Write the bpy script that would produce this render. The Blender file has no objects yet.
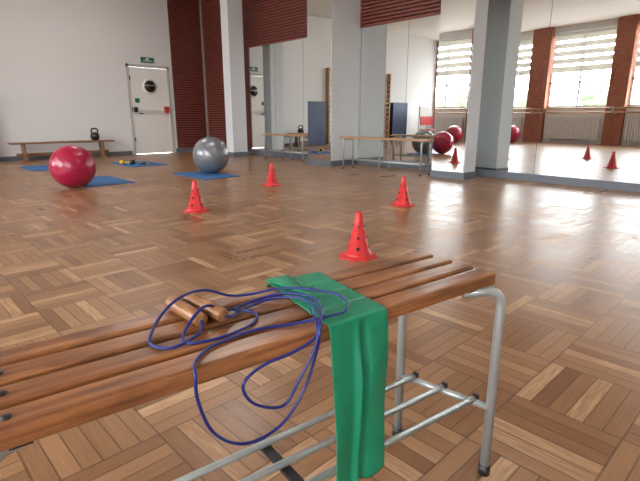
import bpy, bmesh, math, random
from mathutils import Vector, Matrix, noise
random.seed(3)
scene=bpy.context.scene
H=3.85
# ------------------------------------------------------------ materials
def new_mat(name):
    m=bpy.data.materials.new(name); m.use_nodes=True
    return m, m.node_tree.nodes, m.node_tree.links, m.node_tree.nodes['Principled BSDF']
def simple(name,col,rough=.5,metal=0,coat=0,bump=0,bscale=60,var=0,vscale=4):
    m,n,l,p=new_mat(name)
    p.inputs['Base Color'].default_value=(*col,1); p.inputs['Roughness'].default_value=rough
    p.inputs['Metallic'].default_value=metal; p.inputs['Coat Weight'].default_value=coat
    tc=n.new('ShaderNodeTexCoord')
    if var:
        t=n.new('ShaderNodeTexNoise'); t.inputs['Scale'].default_value=vscale; t.inputs['Detail'].default_value=4
        l.new(tc.outputs['Object'],t.inputs['Vector'])
        r=n.new('ShaderNodeMix'); r.data_type='RGBA'
        r.inputs[6].default_value=(*[c*(1-var) for c in col],1); r.inputs[7].default_value=(*[min(1,c*(1+var)) for c in col],1)
        l.new(t.outputs['Fac'],r.inputs[0]); l.new(r.outputs[2],p.inputs['Base Color'])
    if bump:
        t=n.new('ShaderNodeTexNoise'); t.inputs['Scale'].default_value=bscale; t.inputs['Detail'].default_value=3
        l.new(tc.outputs['Object'],t.inputs['Vector'])
        b=n.new('ShaderNodeBump'); b.inputs['Strength'].default_value=bump; b.inputs['Distance'].default_value=.01
        l.new(t.outputs['Fac'],b.inputs['Height']); l.new(b.outputs['Normal'],p.inputs['Normal'])
    return m
def wood(name,c1,c2,rough=.3,coat=.4,axis=0,scale=1.0,wear=0):
    m,n,l,p=new_mat(name)
    tc=n.new('ShaderNodeTexCoord'); mp=n.new('ShaderNodeMapping')
    s=[60*scale]*3; s[axis]=2.6*scale; mp.inputs['Scale'].default_value=s
    l.new(tc.outputs['Object'],mp.inputs['Vector'])
    t=n.new('ShaderNodeTexNoise'); t.inputs['Scale'].default_value=1; t.inputs['Detail'].default_value=6; t.inputs['Roughness'].default_value=.65
    l.new(mp.outputs[0],t.inputs['Vector'])
    r=n.new('ShaderNodeValToRGB'); r.color_ramp.elements[0].position=.32; r.color_ramp.elements[1].position=.7
    r.color_ramp.elements[0].color=(*c1,1); r.color_ramp.elements[1].color=(*c2,1)
    l.new(t.outputs['Fac'],r.inputs[0]); col=r.outputs[0]
    if wear:
        g=n.new('ShaderNodeMapping'); s=[22]*3; s[axis]=6; g.inputs['Scale'].default_value=s; l.new(tc.outputs['Object'],g.inputs['Vector'])
        t2=n.new('ShaderNodeTexNoise'); t2.inputs['Scale'].default_value=1; t2.inputs['Detail'].default_value=8; t2.inputs['Roughness'].default_value=.7; l.new(g.outputs[0],t2.inputs['Vector'])
        rr=n.new('ShaderNodeMapRange'); rr.inputs[1].default_value=.45; rr.inputs[2].default_value=.66; rr.inputs[4].default_value=wear
        l.new(t2.outputs['Fac'],rr.inputs[0])
        mx=n.new('ShaderNodeMix'); mx.data_type='RGBA'; mx.inputs[7].default_value=(.06,.024,.012,1)
        l.new(rr.outputs[0],mx.inputs[0]); l.new(col,mx.inputs[6]); col=mx.outputs[2]
    l.new(col,p.inputs['Base Color'])
    b=n.new('ShaderNodeBump'); b.inputs['Strength'].default_value=.2; b.inputs['Distance'].default_value=.002
    l.new(t.outputs['Fac'],b.inputs['Height']); l.new(b.outputs['Normal'],p.inputs['Normal'])
    p.inputs['Roughness'].default_value=rough; p.inputs['Coat Weight'].default_value=coat; p.inputs['Coat Roughness'].default_value=.25
    return m
def parquet():
    m,n,l,p=new_mat('parquet')
    def M(op,a,b=None,c=None):
        k=n.new('ShaderNodeMath'); k.operation=op
        for i,v in enumerate((a,b,c)):
            if v is None: continue
            if isinstance(v,(int,float)): k.inputs[i].default_value=v
            else: l.new(v,k.inputs[i])
        return k.outputs[0]
    tc=n.new('ShaderNodeTexCoord'); sp=n.new('ShaderNodeSeparateXYZ'); l.new(tc.outputs['Object'],sp.inputs[0])
    T=.30; N=6
    X=M('DIVIDE',M('ADD',sp.outputs[0],90.13),T); Y=M('DIVIDE',M('ADD',sp.outputs[1],90.07),T)
    fx=M('FLOOR',X); fy=M('FLOOR',Y)
    par=M('MODULO',M('ADD',fx,fy),2)
    rx=M('FRACT',X); ry=M('FRACT',Y)
    inv=M('SUBTRACT',1,par)
    across=M('ADD',M('MULTIPLY',rx,par),M('MULTIPLY',ry,inv))
    along=M('ADD',M('MULTIPLY',ry,par),M('MULTIPLY',rx,inv))
    sc=M('MULTIPLY',across,N); idx=M('FLOOR',sc); fr=M('FRACT',sc)
    cv=n.new('ShaderNodeCombineXYZ'); l.new(fx,cv.inputs[0]); l.new(fy,cv.inputs[1]); l.new(idx,cv.inputs[2])
    wn=n.new('ShaderNodeTexWhiteNoise'); l.new(cv.outputs[0],wn.inputs['Vector'])
    cv2=n.new('ShaderNodeCombineXYZ')
    l.new(M('MULTIPLY',along,2.5),cv2.inputs[0]); l.new(M('MULTIPLY',sc,5),cv2.inputs[1]); l.new(M('MULTIPLY',wn.outputs['Value'],50),cv2.inputs[2])
    gn=n.new('ShaderNodeTexNoise'); gn.inputs['Scale'].default_value=1.3; gn.inputs['Detail'].default_value=5; l.new(cv2.outputs[0],gn.inputs['Vector'])
    ramp=n.new('ShaderNodeValToRGB'); e=ramp.color_ramp.elements
    e[0].position=0; e[0].color=(.175,.080,.035,1); e[1].position=1; e[1].color=(.56,.36,.20,1)
    a=e.new(.35); a.color=(.26,.130,.060,1); a=e.new(.75); a.color=(.34,.185,.090,1)
    val=M('ADD',M('MULTIPLY',wn.outputs['Value'],.80),M('MULTIPLY',M('SUBTRACT',gn.outputs['Fac'],.34),.6))
    l.new(val,ramp.inputs[0])
    def edge(v,w): return M('MAXIMUM',M('LESS_THAN',v,w),M('GREATER_THAN',v,1-w))
    j=M('MAXIMUM',edge(fr,.045),edge(along,.011))
    mx=n.new('ShaderNodeMix'); mx.data_type='RGBA'
    l.new(M('MULTIPLY',j,.6),mx.inputs[0]); l.new(ramp.outputs[0],mx.inputs[6]); mx.inputs[7].default_value=(.05,.022,.01,1)
    l.new(mx.outputs[2],p.inputs['Base Color'])
    b=n.new('ShaderNodeBump'); b.inputs['Strength'].default_value=.25; b.inputs['Distance'].default_value=.001
    l.new(M('SUBTRACT',1,j),b.inputs['Height']); l.new(b.outputs['Normal'],p.inputs['Normal'])
    ns=n.new('ShaderNodeTexNoise'); ns.inputs['Scale'].default_value=1.5; l.new(tc.outputs['Object'],ns.inputs['Vector'])
    l.new(M('ADD',M('MULTIPLY',ns.outputs['Fac'],.12),M('ADD',M('MULTIPLY',wn.outputs['Value'],.08),.23)),p.inputs['Roughness'])
    p.inputs['Specular IOR Level'].default_value=.5
    return m
def brick():
    m,n,l,p=new_mat('brick')
    tc=n.new('ShaderNodeTexCoord')
    sx=n.new('ShaderNodeSeparateXYZ'); l.new(tc.outputs['Object'],sx.inputs[0])
    cb=n.new('ShaderNodeCombineXYZ')
    ad=n.new('ShaderNodeMath'); ad.operation='ADD'; l.new(sx.outputs[0],ad.inputs[0]); l.new(sx.outputs[1],ad.inputs[1])
    l.new(ad.outputs[0],cb.inputs[0]); l.new(sx.outputs[2],cb.inputs[1])
    t=n.new('ShaderNodeTexBrick'); t.inputs['Scale'].default_value=4
    t.inputs['Color1'].default_value=(.40,.13,.07,1); t.inputs['Color2'].default_value=(.30,.09,.05,1); t.inputs['Mortar'].default_value=(.4,.25,.2,1)
    t.inputs['Mortar Size'].default_value=.015
    l.new(cb.outputs[0],t.inputs['Vector']); l.new(t.outputs['Color'],p.inputs['Base Color']); p.inputs['Roughness'].default_value=.8
    return m
MAT=dict(
 wall=simple('wall_paint',(.75,.75,.745),.75,bump=.05,var=.03,vscale=.6),
 column=simple('column_paint',(.69,.72,.75),.6,bump=.04),
 ceil=simple('ceiling_paint',(.78,.75,.70),.85),
 base=simple('baseboard_grey',(.13,.15,.18),.4),
 slat=simple('red_slat',(.21,.052,.036),.42,var=.25,vscale=6),
 slatback=simple('slat_back',(.04,.013,.011),.8),
 brick=brick(), floor=parquet(),
 mirror=simple('mirror_glass',(.84,.88,.87),.0,1),
 door=simple('door_paint',(.82,.81,.78),.45),
 frame=simple('door_frame_grey',(.50,.50,.48),.5),
 dark=simple('dark_plastic',(.015,.015,.018),.35),
 yellow=simple('yellow_plastic',(.65,.42,.02),.4),
 red=simple('red_plastic',(.60,.028,.030),.38,bump=.03),
 redbar=simple('red_bar',(.5,.03,.02),.4),
 ballred=simple('ball_rubber_red',(.36,.007,.045),.28,coat=.3,bump=.02,bscale=30),
 ballsil=simple('ball_rubber_silver',(.21,.225,.245),.3,metal=.35,coat=.3),
 matblue=simple('mat_blue',(.03,.14,.36),.75,bump=.3,bscale=200),
 mattop=simple('gym_mat_vinyl',(.012,.03,.10),.5),
 woodb=wood('bench_wood',(.15,.045,.014),(.47,.20,.072),.30,.4,0,1,.7),
 woody=wood('bench_wood_pale',(.36,.19,.09),(.50,.30,.15),.4,.2,1),
 woodx=wood('bench_wood_brown',(.16,.07,.03),(.30,.15,.07),.4,.2,0),
 handle=wood('handle_wood',(.20,.08,.03),(.38,.18,.07),.35,.4,1,2),
 steel=simple('painted_steel_grey',(.44,.48,.48),.34,metal=.55,bump=.03,bscale=120),
 steeld=simple('dark_steel',(.04,.04,.045),.4,metal=.5),
 band=simple('latex_green',(.004,.235,.12),.45,var=.2,vscale=12,bump=.10,bscale=40),
 cord=simple('cord_blue',(.006,.018,.17),.35,coat=.2),
 white=simple('white_enamel',(.8,.8,.8),.35),
 green=simple('sign_green',(.01,.16,.07),.4),
 paper=simple('paper',(.7,.7,.68),.8),
 tree=simple('foliage',(.07,.12,.05),.8,var=.5,vscale=3,bump=.6,bscale=8),
 bark=simple('bark',(.12,.08,.05),.9),
 ground=simple('pavement',(.5,.5,.48),.9),
 facade=simple('facade',(.62,.52,.46),.9),
)
m,n,l,p=new_mat('blind_fabric')
p.inputs['Base Color'].default_value=(.75,.74,.70,1); p.inputs['Roughness'].default_value=.9
tr=n.new('ShaderNodeBsdfTranslucent'); tr.inputs[0].default_value=(.8,.78,.72,1)
mix=n.new('ShaderNodeMixShader'); mix.inputs[0].default_value=.2
out=n['Material Output']; l.new(p.outputs[0],mix.inputs[1]); l.new(tr.outputs[0],mix.inputs[2]); l.new(mix.outputs[0],out.inputs[0])
MAT['blind']=m
MAT['lamp']=simple('lamp_diffuser',(.9,.9,.9),.5)
MAT['lamp'].node_tree.nodes['Principled BSDF'].inputs['Emission Color'].default_value=(1,.97,.9,1)
MAT['lamp'].node_tree.nodes['Principled BSDF'].inputs['Emission Strength'].default_value=1.0

# ------------------------------------------------------------ mesh builder
class MB:
    def __init__(s): s.bm=bmesh.new(); s.mats=[]
    def mi(s,k):
        if k not in s.mats: s.mats.append(k)
        return s.mats.index(k)
    def box(s,a,b,mat,bev=0,M=None,seg=2,smooth=False):
        t=bmesh.new(); r=bmesh.ops.create_cube(t,size=1)
        c=[(a[i]+b[i])/2 for i in range(3)]; d=[abs(b[i]-a[i]) for i in range(3)]
        for v in t.verts: v.co=Vector([c[i]+v.co[i]*d[i] for i in range(3)])
        if bev: bmesh.ops.bevel(t,geom=t.edges[:],offset=bev,segments=seg,affect='EDGES',profile=.5)
        s.add(t,mat,M,smooth=smooth)
    def add(s,t,mat,M=None,smooth=False):
        if M is not None: bmesh.ops.transform(t,matrix=M,verts=t.verts[:])
        i=s.mi(mat); vm={}
        for v in t.verts: vm[v]=s.bm.verts.new(v.co)
        for f in t.faces:
            try:
                nf=s.bm.faces.new([vm[v] for v in f.verts]); nf.material_index=i; nf.smooth=smooth
            except ValueError: pass
        t.free()
    def cyl(s,p0,p1,r,mat,seg=16,r2=None,smooth=True):
        p0=Vector(p0);p1=Vector(p1);d=p1-p0
        t=bmesh.new(); bmesh.ops.create_cone(t,cap_ends=True,segments=seg,radius1=r,radius2=r if r2 is None else r2,depth=d.length)
        M=Matrix.Translation((p0+p1)/2)@d.to_track_quat('Z','Y').to_matrix().to_4x4()
        s.add(t,mat,M,smooth)
    def lathe(s,prof,mat,center=(0,0,0),seg=32,M=None):
        t=bmesh.new(); rings=[]
        for r,z in prof:
            rings.append([t.verts.new((center[0]+r*math.cos(2*math.pi*i/seg),center[1]+r*math.sin(2*math.pi*i/seg),center[2]+z)) for i in range(seg)])
        for a,b in zip(rings,rings[1:]):
            for i in range(seg): t.faces.new((a[i],a[(i+1)%seg],b[(i+1)%seg],b[i]))
        s.add(t,mat,M,True)
    def tube(s,pts,r,mat,seg=10,sub=8,closed=False):
        P=[Vector(q) for q in pts]
        if sub>1:
            Q=[];n=len(P)
            for i in range(n-1):
                p0=P[max(i-1,0)];p1=P[i];p2=P[i+1];p3=P[min(i+2,n-1)]
                for k in range(sub):
                    t=k/sub
                    Q.append(.5*((2*p1)+(-p0+p2)*t+(2*p0-5*p1+4*p2-p3)*t*t+(-p0+3*p1-3*p2+p3)*t**3))
            Q.append(P[-1]); P=Q
        t=bmesh.new(); rings=[]; nrm=None
        for i,q in enumerate(P):
            d=(P[min(i+1,len(P)-1)]-P[max(i-1,0)]).normalized()
            if nrm is None:
                nrm=d.orthogonal().normalized()
            nrm=(nrm-d*nrm.dot(d)).normalized(); bn=d.cross(nrm)
            rings.append([t.verts.new(q+r*(math.cos(2*math.pi*k/seg)*nrm+math.sin(2*math.pi*k/seg)*bn)) for k in range(seg)])
        for a,b in zip(rings,rings[1:]):
            for k in range(seg): t.faces.new((a[k],a[(k+1)%seg],b[(k+1)%seg],b[k]))
        t.faces.new(rings[0][::-1]); t.faces.new(rings[-1])
        s.add(t,mat,None,True)
    def obj(s,name,loc=(0,0,0),rz=0,origin=None,parent=None):
        bmesh.ops.recalc_face_normals(s.bm,faces=s.bm.faces[:])
        if origin: bmesh.ops.translate(s.bm,vec=-Vector(origin),verts=s.bm.verts[:]); loc=origin
        me=bpy.data.meshes.new(name); s.bm.to_mesh(me); s.bm.free()
        for k in s.mats: me.materials.append(MAT[k])
        o=bpy.data.objects.new(name,me); scene.collection.objects.link(o)
        o.location=loc; o.rotation_euler=(0,0,rz)
        if parent: o.parent=parent
        return o
def fillet(pts,r,n=6):
    P=[Vector(p) for p in pts]; out=[P[0]]
    for i in range(1,len(P)-1):
        a=(P[i-1]-P[i]); b=(P[i+1]-P[i]); rr=min(r,a.length*.49,b.length*.49)
        A=P[i]+a.normalized()*rr; B=P[i]+b.normalized()*rr
        for k in range(n+1):
            t=k/n; out.append(A*(1-t)**2+P[i]*2*t*(1-t)+B*t*t)
    out.append(P[-1]); return out

# ------------------------------------------------------------ room shell
S0,S1=-5.0,11.4; W0=-4.0; WA=6.86
b=MB(); b.box((W0-.2,S0-.2,-.1),(WA+.4,S1+.2,0),'floor'); b.obj('floor')
b=MB(); b.box((W0-.2,S0-.2,H),(WA+.4,S1+.2,H+.15),'ceil'); b.obj('ceiling')
b=MB(); b.box((W0-.2,S1,0),(4.80,S1+.2,H),'wall'); b.box((5.86,S1,0),(WA+.4,S1+.2,H),'wall'); b.box((4.80,S1,2.06),(5.86,S1+.2,H),'wall'); b.obj('wall_back')
b=MB(); b.box((W0-.2,S0-.2,0),(WA+.4,S0,H),'wall'); b.obj('wall_rear')
b=MB(); b.box((WA+.03,3.97,0),(WA+.3,S1,H),'wall'); b.obj('wall_right')
tilt=math.atan2(-.0616,1)
b=MB(); b.box((.03,-8.7,0),(.3,.5,H),'wall'); b.obj('wall_right_recess',(6.73,3.48,0),tilt)
wins=[(9.06,11.1),(6.32,8.38),(3.7,5.77),(1.05,3.1),(-1.6,.45),(-4.3,-2.25)]
b=MB(); b.box((W0-.2,S0,0),(W0,S1,1.2),'wall'); b.box((W0-.2,S0,3.65),(W0,S1,H),'wall')
b.obj('wall_left')
edges=[S1]; 
for a,c in wins: edges+= [c,a]
edges.append(S0)
b=MB()
for i in range(0,len(edges),2):
    b.box((W0-.2,edges[i+1],1.2),(W0+.0,edges[i],3.65),'brick')
    b.box((W0+.0,edges[i+1],0),(W0+.14,edges[i],H),'brick')
b.obj('trim_brick_piers')
for i,(a,c) in enumerate(wins):
    b=MB(); x0,x1=W0-.14,W0-.08
    b.box((x0,a,1.2),(x1,a+.06,3.65),'white'); b.box((x0,c-.06,1.2),(x1,c,3.65),'white')
    b.box((x0,a,1.2),(x1,c,1.26),'white'); b.box((x0,a,3.59),(x1,c,3.65),'white')
    mid=(a+c)/2; b.box((x0,mid-.03,1.2),(x1,mid+.03,3.65),'white'); b.box((x0,a,2.0),(x1,c,2.05),'white')
    b.box((W0-.16,a,1.17),(W0+.08,c,1.2),'white')
    b.obj('window_%d'%(i+1))
    b=MB(); b.box((W0-.06,a+.03,3.55),(W0-.0,c-.03,3.63),'white')
    z=3.55
    while z>2.3:
        b.box((W0-.034,a+.05,z-.17),(W0-.03,c-.05,z),'blind'); z-=.25
    b.box((W0-.045,a+.05,z+.06),(W0-.02,c-.05,z+.09),'white')
    b.obj('window_blind')
    b=MB(); y=a+.15
    while y<c-.15:
        b.box((W0+.06,y,.15),(W0+.16,y+.055,.85),'white',.008); y+=.075
    b.cyl((W0+.11,a+.12,.2),(W0+.11,c-.12,.2),.02,'white'); b.cyl((W0+.11,a+.12,.8),(W0+.11,c-.12,.8),.02,'white')
    for yy in (a+.3,c-.3): b.box((W0+.005,yy,.3),(W0+.08,yy+.03,.7),'white'); b.box((W0+.09,yy,0),(W0+.13,yy+.03,.16),'white')
    b.obj('radiator')
b=MB()
for z in (1.02,1.16): b.cyl((W0+.32,S0+.6,z),(W0+.32,S1-.5,z),.024,'woody',12)
for i in range(0,len(edges),2):
    yy=(edges[i]+edges[i+1])/2
    if yy>S1-.5 or yy<S0+.6: continue
    b.box((W0+.14,yy-.03,.95),(W0+.35,yy+.03,1.0),'steel'); b.box((W0+.29,yy-.03,.95),(W0+.35,yy+.03,1.2),'steel')
b.obj('ballet_barre')

def slats(b,axis,a0,a1,z0,z1,d0,d1,pitch=.058):
    if axis=='x': b.box((a0,min(d0,(d0+d1)/2),z0),(a1,max(d0,(d0+d1)/2),z1),'slatback')
    else: b.box((min(d0,(d0+d1)/2),a0,z0),(max(d0,(d0+d1)/2),a1,z1),'slatback')
    z=z0
    while z<z1-.01:
        zt=min(z+pitch*.62,z1)
        if axis=='x': b.box((a0,min(d0,d1),z),(a1,max(d0,d1),zt),'slat')
        else: b.box((min(d0,d1),a0,z),(max(d0,d1),a1,zt),'slat')
        z+=pitch
b=MB(); slats(b,'x',5.95,6.79,0.1,H,S1,S1-.05); b.obj('trim_slat_panel_back')
b=MB(); slats(b,'y',9.45,S1-.05,0.1,H,WA+.03,WA-.03); b.obj('trim_slat_panel_side')
b=MB(); slats(b,'y',3.97,9.45,2.4,H,WA+.03,WA-.03); b.obj('trim_slat_header')
b=MB(); slats(b,'y',-8.4,.48,2.45,H,.03,-.03); b.obj('trim_slat_header_recess',(6.73,3.48,0),tilt)
def mirror_run(name,y0,y1,x,z0,z1,w=1.0,loc=(0,0,0),rz=0):
    b=MB(); n=max(1,round((y1-y0)/w)); d=(y1-y0)/n
    for i in range(n):
        b.box((x,y0+i*d+.003,z0),(x+.008,y0+(i+1)*d-.003,z1),'mirror')
    b.box((x+.008,y0,z0),(x+.03,y1,z1),'dark')
    b.obj(name,loc,rz)
mirror_run('wall_mirror',3.98,6.04,WA,.12,2.4)
mirror_run('wall_mirror',6.67,9.45,WA,.12,2.4)
mirror_run('wall_mirror',-8.4,.46,0,.10,2.45,1.25,(6.73,3.48,0),tilt)
for nm,(x0,x1,y0,y1) in {'column_a':(6.12,6.5,9.13,9.4),'column_b':(6.12,WA+.03,6.05,6.66),'column_c':(6.12,6.44,3.42,3.95)}.items():
    b=MB(); b.box((x0,y0,0),(x1,y1,H),'column',.004)
    b.box((x0-.012,y0-.012,0),(x1+(.012 if nm!='column_b' else 0),y1+.012,.10),'base')
    if nm!='column_a': b.box((x0-.008,y0+.005,.10),(x0-.001,y1-.005,H),'mirror')
    b.obj('trim_'+nm)
b=MB(); b.box((WA-.03,3.98,0),(WA+.03,6.04,.12),'base'); b.box((WA-.03,6.68,0),(WA+.03,S1,.12),'base'); b.obj('baseboard_right')
b=MB(); b.box((-.03,-8.4,0),(.03,.46,.10),'base'); b.obj('baseboard_right_recess',(6.73,3.48,0),tilt)
b=MB(); b.box((W0,S1-.025,0),(4.76,S1,.09),'base'); b.box((5.9,S1-.06,0),(6.83,S1,.1),'base'); b.obj('baseboard_back')

# door (set in an opening of the back wall)
b=MB(); x0,x1=4.803,5.857; y=S1+.03
b.box((x0,y-.05,0),(x0+.055,y+.1,2.057),'frame'); b.box((x1-.055,y-.05,0),(x1,y+.1,2.057),'frame'); b.box((x0,y-.05,2.0),(x1,y+.1,2.057),'frame')
b.box((x0+.06,y-.035,.01),(x1-.06,y+.01,1.995),'door',.004)
cx=(x0+x1)/2
b.cyl((cx,y-.055,1.58),(cx,y-.03,1.58),.17,'door',40); b.cyl((cx,y-.06,1.58),(cx,y-.05,1.58),.135,'dark',40)
b.box((cx-.13,y-.064,1.595),(cx+.13,y-.058,1.605),'paper'); 
b.box((x0+.12,y-.12,1.02),(x1-.12,y-.09,1.04),'door',.006); b.box((x0+.1,y-.12,.98),(x0+.16,y-.03,1.1),'dark'); b.box((x1-.20,y-.12,.96),(x1-.1,y-.03,1.12),'redbar')
b.box((cx-.38,y-.04,1.2),(cx-.27,y-.034,1.3),'green'); b.cyl((x0+.2,y-.08,.95),(x0+.3,y-.08,.95),.012,'dark')
for zz in (.3,1.0,1.7): b.cyl((x0+.06,y-.05,zz),(x0+.06,y-.05,zz+.1),.012,'dark',8)
b.obj('door_1')
b=MB(); b.box((5.17,S1-.03,2.11),(5.49,S1,2.23),'green',.004); b.box((5.21,S1-.034,2.14),(5.45,S1-.029,2.155),'paper'); b.box((5.28,S1-.034,2.165),(5.36,S1-.029,2.21),'paper'); b.obj('exit_sign')
b=MB(); b.box((4.55,S1-.012,1.18),(4.63,S1,1.26),'paper',.003); b.box((4.57,S1-.016,1.2),(4.61,S1-.01,1.24),'white'); b.obj('light_switch')

# ------------------------------------------------------------ sports objects
def ball(mat,x,y,r,z=0):
    b=MB(); t=bmesh.new(); bmesh.ops.create_uvsphere(t,u_segments=64,v_segments=64,radius=r)
    for v in t.verts:
        lat=math.asin(max(-1,min(1,v.co.z/r)))
        g=.0025*abs(math.sin(lat*15)) if abs(lat)<1.2 else 0
        v.co*= (1-g/r)
    b.add(t,mat,None,True)
    b.cyl((0,0,r-.004),(0,0,r+.002),.018,mat,16)
    o=b.obj('exercise_ball',(x,y,r+z)); o.rotation_euler=(math.radians(38),math.radians(25),.6)
ball('ballred',1.91,6.39,.265,.0); ball('ballsil',3.97,6.55,.28,.012); ball('ballred',-2.5,8.7,.3,0)
def yoga_mat(x0,x1,y0,y1,rz=0):
    b=MB(); cx,cy=(x0+x1)/2,(y0+y1)/2
    b.box((x0-cx,y0-cy,0),(x1-cx,y1-cy,.012),'matblue',.004)
    b.obj('exercise_mat',(cx,cy,0),rz)
yoga_mat(2.02,2.66,6.35,7.35); yoga_mat(3.5,4.08,5.95,6.95); yoga_mat(2.05,2.55,8.9,9.8); yoga_mat(3.5,4.15,8.4,9.4)
b=MB(); b.cyl((-.10,0,.04),(.10,0,.04),.014,'yellow')
for sx in (-1,1):
    b.cyl((sx*.06,0,.04),(sx*.13,0,.04),.04,'yellow' if sx<0 else 'dark',6)
b.obj('dumbbell',(3.60,8.88,.013),-.7)
b=MB()
b.tube([(.11*math.cos(i/24*2*math.pi),.07*math.sin(i/24*2*math.pi),.012) for i in range(25)],.010,'dark',8,1)
b.cyl((.02,.065,.014),(.12,.075,.014),.014,'yellow',12); b.cyl((-.02,-.075,.014),(-.12,-.07,.014),.014,'yellow',12)
b.obj('resistance_tube',(3.86,8.75,.012),1.0)
def cone(x,y,rz):
    b=MB()
    t=bmesh.new(); N=48; lo=[];hi=[];hi2=[]
    for i in range(N):
        a=2*math.pi*i/N; r=.124-.015*(1 if (i//3)%2 else 0)
        lo.append(t.verts.new((r*math.cos(a),r*math.sin(a),0))); hi.append(t.verts.new((r*math.cos(a),r*math.sin(a),.010)))
        hi2.append(t.verts.new((.085*math.cos(a),.085*math.sin(a),.016)))
    for i in range(N):
        j=(i+1)%N; t.faces.new((lo[i],lo[j],hi[j],hi[i])); t.faces.new((hi[i],hi[j],hi2[j],hi2[i]))
    b.add(t,'red')
    b.lathe([(.085,.016),(.082,.03),(.074,.034),(.060,.09),(.057,.092),(.041,.17),(.038,.172),(.024,.262),(.021,.286),(.014,.288),(.012,.278)],'red',seg=36)
    for k in range(4):
        for z,hr in ((.065,.011),(.13,.009),(.2,.0065)):
            rr=.074+(z-.034)*(.024-.074)/(.262-.034); a=k*math.pi/2+.4
            d=Vector((math.cos(a),math.sin(a),.22)).normalized(); c=Vector((math.cos(a)*rr,math.sin(a)*rr,z))
            b.cyl(c-d*.004,c+d*.0012,hr,'dark',14)
    b.obj('training_cone',(x,y,0),rz)
cone(2.18,1.91,.3); cone(3.87,2.81,.9); cone(2.22,3.98,.1); cone(3.85,4.89,.6)

def tube_bench(name,L,D,Ht,loc,rz,woodmat='woody'):
    b=MB(); n=4; g=.018; w=(D-g*(n-1))/n
    for i in range(n): b.box((i*(w+g),0,Ht-.028),(i*(w+g)+w,L,Ht),woodmat,.005)
    for yy in (.1,L-.1):
        b.tube(fillet([(.02,yy,0.0),(.02,yy,Ht-.042),(D-.02,yy,Ht-.042),(D-.02,yy,0.0)],.05),.014,'steel',10,1)
        b.cyl((.02,yy,.16),(D-.02,yy,.16),.010,'steel',8)
        for xx in (.02,D-.02): b.cyl((xx,yy,0),(xx,yy,.02),.018,'dark',10)
    for xx in (.07,D-.07): b.cyl((xx,.1,.16),(xx,L-.1,.16),.010,'steel',8)
    if L>1.3:
        yy=L/2
        b.tube(fillet([(.02,yy,0.0),(.02,yy,Ht-.042),(D-.02,yy,Ht-.042),(D-.02,yy,0.0)],.05),.014,'steel',10,1)
    b.obj(name,loc,rz)
tube_bench('slatted_bench',1.78,.28,.54,(6.02,3.97+.02,0),0)
tube_bench('slatted_bench',1.42,.28,.52,(6.36,7.0,0),0)
b=MB(); L=2.0
b.box((0,0,.34),(L,.27,.375),'woodx',.006); b.box((.1,.12,.10),(L-.1,.15,.16),'woodx',.004)
for xx in (.22,L-.26):
    b.box((xx,.02,.04),(xx+.04,.25,.34),'woodx',.004); b.box((xx-.02,0,0),(xx+.06,.27,.04),'woodx',.004)
b.obj('gymnastics_bench',(2.2,10.95,0))
b=MB()
b.lathe([(.0,.0),(.055,.0),(.075,.02),(.092,.06),(.095,.09),(.085,.13),(.06,.16),(.03,.172),(0,.175)],'dark',seg=32)
b.tube([(-.055,0,.14),(-.075,0,.19),(-.062,0,.235),(-.03,0,.25),(.03,0,.25),(.062,0,.235),(.075,0,.19),(.055,0,.14)],.016,'dark',10,5)
b.obj('kettlebell',(3.84,11.08,.375),.2)

b=MB()
for xx in (-.75,.07,.9): b.box((xx,S1-.14,0),(xx+.05,S1-.0,2.4),'woody',.004)
for k in range(14): b.cyl((-.75,S1-.11,.25+k*.16),(.93,S1-.11,.25+k*.16),.018,'woody',10)
b.obj('wall_bars')
b=MB()
for k in range(3): b.box((1.15,S1-.2+k*.062,.0),(2.0,S1-.142+k*.062,1.35),'mattop',.012)
for z in (.4,1.0): b.box((1.3,S1-.208,z),(1.45,S1-.198,z+.05),'dark')
b.obj('gym_mat_stack')
b=MB()
for k in range(2): b.box((-1.75,S1-.2+k*.09,.0),(-.85,S1-.115+k*.09,1.4),'mattop',.012)
for z in (.4,1.0): b.box((-1.5,S1-.208,z),(-1.35,S1-.198,z+.05),'dark')
b.obj('gym_mat_stack')
b=MB(); b.box((-2.45,10.7,.75),(-1.85,10.73,1.25),'paper',.004)
for xx in (-2.43,-1.87): b.tube([(xx,10.75,0),(xx,10.75,1.27)],.015,'steel',8,1)
for xx in (-2.43,-1.87): b.box((xx-.02,10.5,0),(xx+.02,10.95,.03),'steel')
b.obj('whiteboard')
for (x,y) in ((-.95,9.7),(-1.5,9.8)):
    b=MB()
    b.box((x-.22,y-.22,.42),(x+.22,y+.22,.46),'red',.012); b.box((x-.22,y+.18,.6),(x+.22,y+.21,.9),'red',.012)
    for sx in (-.19,.19):
        b.tube([(x+sx,y-.19,0),(x+sx,y-.19,.43)],.012,'steel',8,1); b.tube([(x+sx,y+.2,0),(x+sx,y+.2,.88)],.012,'steel',8,1)
    b.obj('chair')

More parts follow.
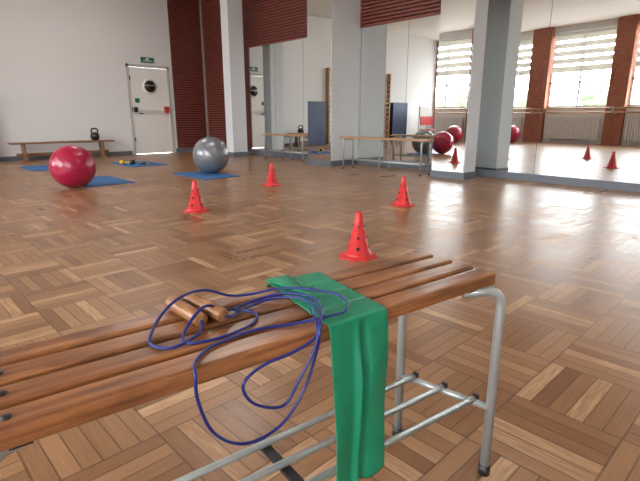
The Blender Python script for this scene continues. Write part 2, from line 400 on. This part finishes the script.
# ------------------------------------------------------------ foreground bench
ang=math.radians(36.5-44.0); O=(.974,.445,0); TOP=.52
BL,BD=.965,.224
b=MB(); w=.0465; g=(BD-4*w)/3
for i in range(4):
    b.box((-BL,i*(w+g),TOP-.029),(0,i*(w+g)+w,TOP),'woodb',.0055,seg=4,smooth=False)
    b.cyl((-BL+.05,i*(w+g)+w/2,TOP-.002),(-BL+.05,i*(w+g)+w/2,TOP+.002),.006,'steeld',14)
for xx in (-.07,-BL+.06): b.box((xx-.012,.01,TOP-.035),(xx+.012,BD-.01,TOP-.0292),'steeld')
zt=TOP-.041
R=.0112
def leg(pin,foot):
    pts=fillet([pin,(foot[0],foot[1],zt),foot],.042,10)
    b.tube(pts,R,'steel',14,1)
    b.cyl((foot[0],foot[1],0),(foot[0],foot[1],.025),R+.003,'dark',14)
leg((-.075,.03,zt),(.008,-.012,0))
leg((-.12,.19,zt),(-.057,.220,0))
leg((-.88,.05,zt),(-.948,.020,0))
leg((-.88,.19,zt),(-.948,.220,0))
zr=.183
b.tube([(.006,-.010,zr),(-.057,.220,zr)],.0085,'steel',10,1)
b.tube([(-.948,.020,zr),(-.948,.220,zr)],.0085,'steel',10,1)
for f in (.16,.5,.84):
    xa=.006+(-.061)*f; ya=-.010+.230*f
    b.tube([(xa,ya,zr+.008),(-.948,.020+.20*f,zr+.008)],.0075,'steel',10,1)
    b.box((xa+.004,ya-.007,zr-.004),(xa+.011,ya+.007,zr+.018),'dark')
b.box((-.50,.0,zr-.008),(-.48,.22,zr+.0),'steeld')
bench=b.obj('slatted_bench',O,ang)

t=bmesh.new(); NU=48
path=[]
for k in range(60):
    f=k/59; y=.234-(.234+.002)*f
    path.append((y,TOP+.0030,0,f))
for k in range(1,7):
    a=k/6*math.pi/2; path.append((-.002-.006*math.sin(a),TOP+.0030-.006*(1-math.cos(a)),0,1))
for k in range(1,46): path.append((-.008,TOP-.0030-.315*k/45,k/45,1))
path=[(.240,TOP-.03+.01*i,0,0) for i in range(3)]+path
rows=[]
for (y,z,h,f) in path:
    row=[]
    xl=-.448+(-.474+.448)*f + .010*h; xr=-.322+(-.345+.322)*f -.002*h
    for u in range(NU+1):
        q=u/NU; x=xl+(xr-xl)*q
        c1=.46-.06*h
        fold=math.exp(-((q-c1)/.05)**2)-1.1*math.exp(-((q-c1-.13)/.055)**2)+.25*math.sin(q*9+1)
        dy=0;dz=0
        if h>0:
            s=min(1,h*3+.15); dy=-.006*s-.011*s*fold + .003*math.sin(h*7+q*4)*s; dy=min(dy,.003)-.003*s
            dz=-h*(.02*(1-q))
        else: dz=.001+.0025*max(0,fold)*.6
        if h==0 and f<1:
            ph=((y%(w+g))/(w+g)); 
            if ph>w/(w+g) : dz-=.003*math.sin((ph-w/(w+g))/(1-w/(w+g))*math.pi)
            dz+=.0012*noise.noise(Vector((x*30,y*30,0)))
        row.append(t.verts.new((x,y+dy,z+dz)))
    rows.append(row)
for a,c in zip(rows,rows[1:]):
    for i in range(NU): t.faces.new((a[i],a[i+1],c[i+1],c[i]))
B2=MB(); B2.add(t,'band',None,True)
t=bmesh.new(); rows=[]
for k in range(20):
    f=k/19; y=.238-.15*f
    xl=-.452+.03*f; xr=-.395-.03*f
    rows.append([t.verts.new((xl+(xr-xl)*q/8,y,TOP+.0085+.002*math.sin(q/8*3.14)+.001*math.sin(f*9))) for q in range(9)])
for a,c in zip(rows,rows[1:]):
    for i in range(8): t.faces.new((a[i],a[i+1],c[i+1],c[i]))
B2.add(t,'band',None,True)
band=B2.obj('resistance_band',O,ang)
md=band.modifiers.new('s','SOLIDIFY'); md.thickness=.0012

b=MB()
def hand(k,j0,j1,k2):
    P0=Vector((-k,j0,TOP+.0145)); P1=Vector((-k2,j1,TOP+.0145)); d=(P1-P0).normalized()
    q=[0,.012,.02,.5,.9,.97,1.0]; rr=[.007,.010,.0115,.0125,.0135,.0125,.007]
    L=(P1-P0).length
    M=Matrix.Translation(P0)@d.to_track_quat('Z','Y').to_matrix().to_4x4()
    b.lathe([(0,0)]+[(r,L*s) for s,r in zip(q,rr)]+[(0,L)],'handle',seg=20,M=M)
hand(.640,.112,.222,.652); hand(.604,.108,.222,.622)
zt2=TOP+.0035; hz=-.014
C1=[(.640,.115,TOP+.0135),(.655,.085,TOP+.008),(.70,.07,zt2),(.724,.09,zt2),(.722,.12,zt2),(.690,.165,zt2+.012),(.650,.185,TOP+.032),(.6,.198,TOP+.032),(.55,.198,TOP+.010),(.511,.190,TOP+.006),(.46,.165,TOP+.014),(.416,.128,TOP+.014),(.390,.085,TOP+.012),(.395,.045,TOP+.012),(.425,.010,TOP+.012),(.47,.010,TOP+.012),(.52,.035,zt2),(.569,.05,zt2),(.62,.048,zt2),(.665,.036,zt2),(.695,.008,zt2),(.704,hz,.518),(.703,hz,.478),(.683,hz,.4195),(.6355,hz,.3805),(.574,hz,.385),(.530,hz,.430),(.506,hz-.003,.493),(.497,hz,.528),(.478,.012,TOP+.014),(.455,.06,TOP+.013),(.46,.11,TOP+.013),(.50,.142,TOP+.008),(.56,.135,zt2),(.590,.11,TOP+.010),(.604,.112,TOP+.0135)]
b.tube([(-k,j,z) for k,j,z in C1],.0025,'cord',8,8)
C2=[(.47,.05,TOP+.015),(.488,.012,TOP+.015),(.505,-.013,.516),(.55,hz-.002,.504),(.602,hz,.498),(.635,hz,.478),(.618,hz,.441),(.568,hz,.418),(.541,hz-.004,.455),(.512,hz-.006,.50),(.492,-.006,TOP+.014),(.46,.03,TOP+.017),(.44,.09,TOP+.015),(.47,.14,TOP+.014),(.53,.16,zt2),(.58,.14,TOP+.008),(.63,.125,TOP+.032),(.675,.10,zt2+.004),(.68,.07,zt2),(.63,.06,zt2),(.57,.075,zt2),(.545,.11,zt2),(.57,.14,zt2+.003)]
b.tube([(-k,j,z) for k,j,z in C2],.0025,'cord',8,8)
b.obj('jump_rope',O,ang)

# ------------------------------------------------------------ outside
b=MB(); b.box((-40,-30,-.4),(W0-.2,40,-.3),'ground'); b.obj('ground')
def tree(x,y,h):
    b=MB(); b.cyl((0,0,-.3),(0,0,h*.5),.14,'bark',10,.08)
    for k in range(6):
        t=bmesh.new(); bmesh.ops.create_icosphere(t,subdivisions=3,radius=random.uniform(.5,.8))
        c=Vector((random.uniform(-.8,.8),random.uniform(-.8,.8),h*.62+random.uniform(-.5,.3)))
        for v in t.verts: v.co*=1+.25*noise.noise(v.co*3+c); 
        b.add(t,'tree',Matrix.Translation(c))
    b.obj('tree',(x,y,0))
for i,y in enumerate((-6,-1.5,3,6.8,11.0,15,19)): tree(-12-random.random()*2,y,2.3+random.random()*.6)
b=MB(); b.box((-26,-20,-.3),(-25,34,3.0),'facade')
for k in range(16): b.box((-25.02,-18+k*3.2,.8),(-24.95,-16.8+k*3.2,2.2),'white')
b.obj('building')

# ------------------------------------------------------------ lights
for i,(x,y) in enumerate([(3.6,1.5),(3.6,5.5),(3.6,9.0),(3.6,-2.5)]):
    b=MB(); b.box((-.62,-.16,-.05),(.62,.16,0),'white',.006); b.box((-.58,-.13,-.056),(.58,.13,-.049),'lamp')
    o=b.obj('ceiling_lamp',(x,y,H))
    L=bpy.data.lights.new('tube_light','AREA'); L.shape='RECTANGLE'; L.size=1.15; L.size_y=.26; L.energy=30; L.color=(1,.96,.90)
    lo=bpy.data.objects.new('tube_light',L); scene.collection.objects.link(lo); lo.parent=o; lo.location=(0,0,-.065)
for (a,c) in wins:
    L=bpy.data.lights.new('window_portal','AREA'); L.shape='RECTANGLE'; L.size=c-a; L.size_y=2.45; L.cycles.is_portal=True
    lo=bpy.data.objects.new('window_portal',L); scene.collection.objects.link(lo)
    lo.location=(W0-.19,(a+c)/2,2.42); lo.rotation_euler=(math.radians(90),0,math.radians(-90))
wd=bpy.data.worlds.new('World'); scene.world=wd; wd.use_nodes=True
bg=wd.node_tree.nodes['Background']; bg.inputs[0].default_value=(.95,.97,1,1); bg.inputs[1].default_value=21.0

scene.view_settings.view_transform='Standard'
# ------------------------------------------------------------ camera
cd=bpy.data.cameras.new('camera'); cd.sensor_width=36; cd.lens=474/640*36; cd.clip_start=.02
co=bpy.data.objects.new('camera',cd); scene.collection.objects.link(co)
co.location=(0,0,.85); co.rotation_euler=(math.radians(75.5),0,math.radians(-44))
scene.camera=co
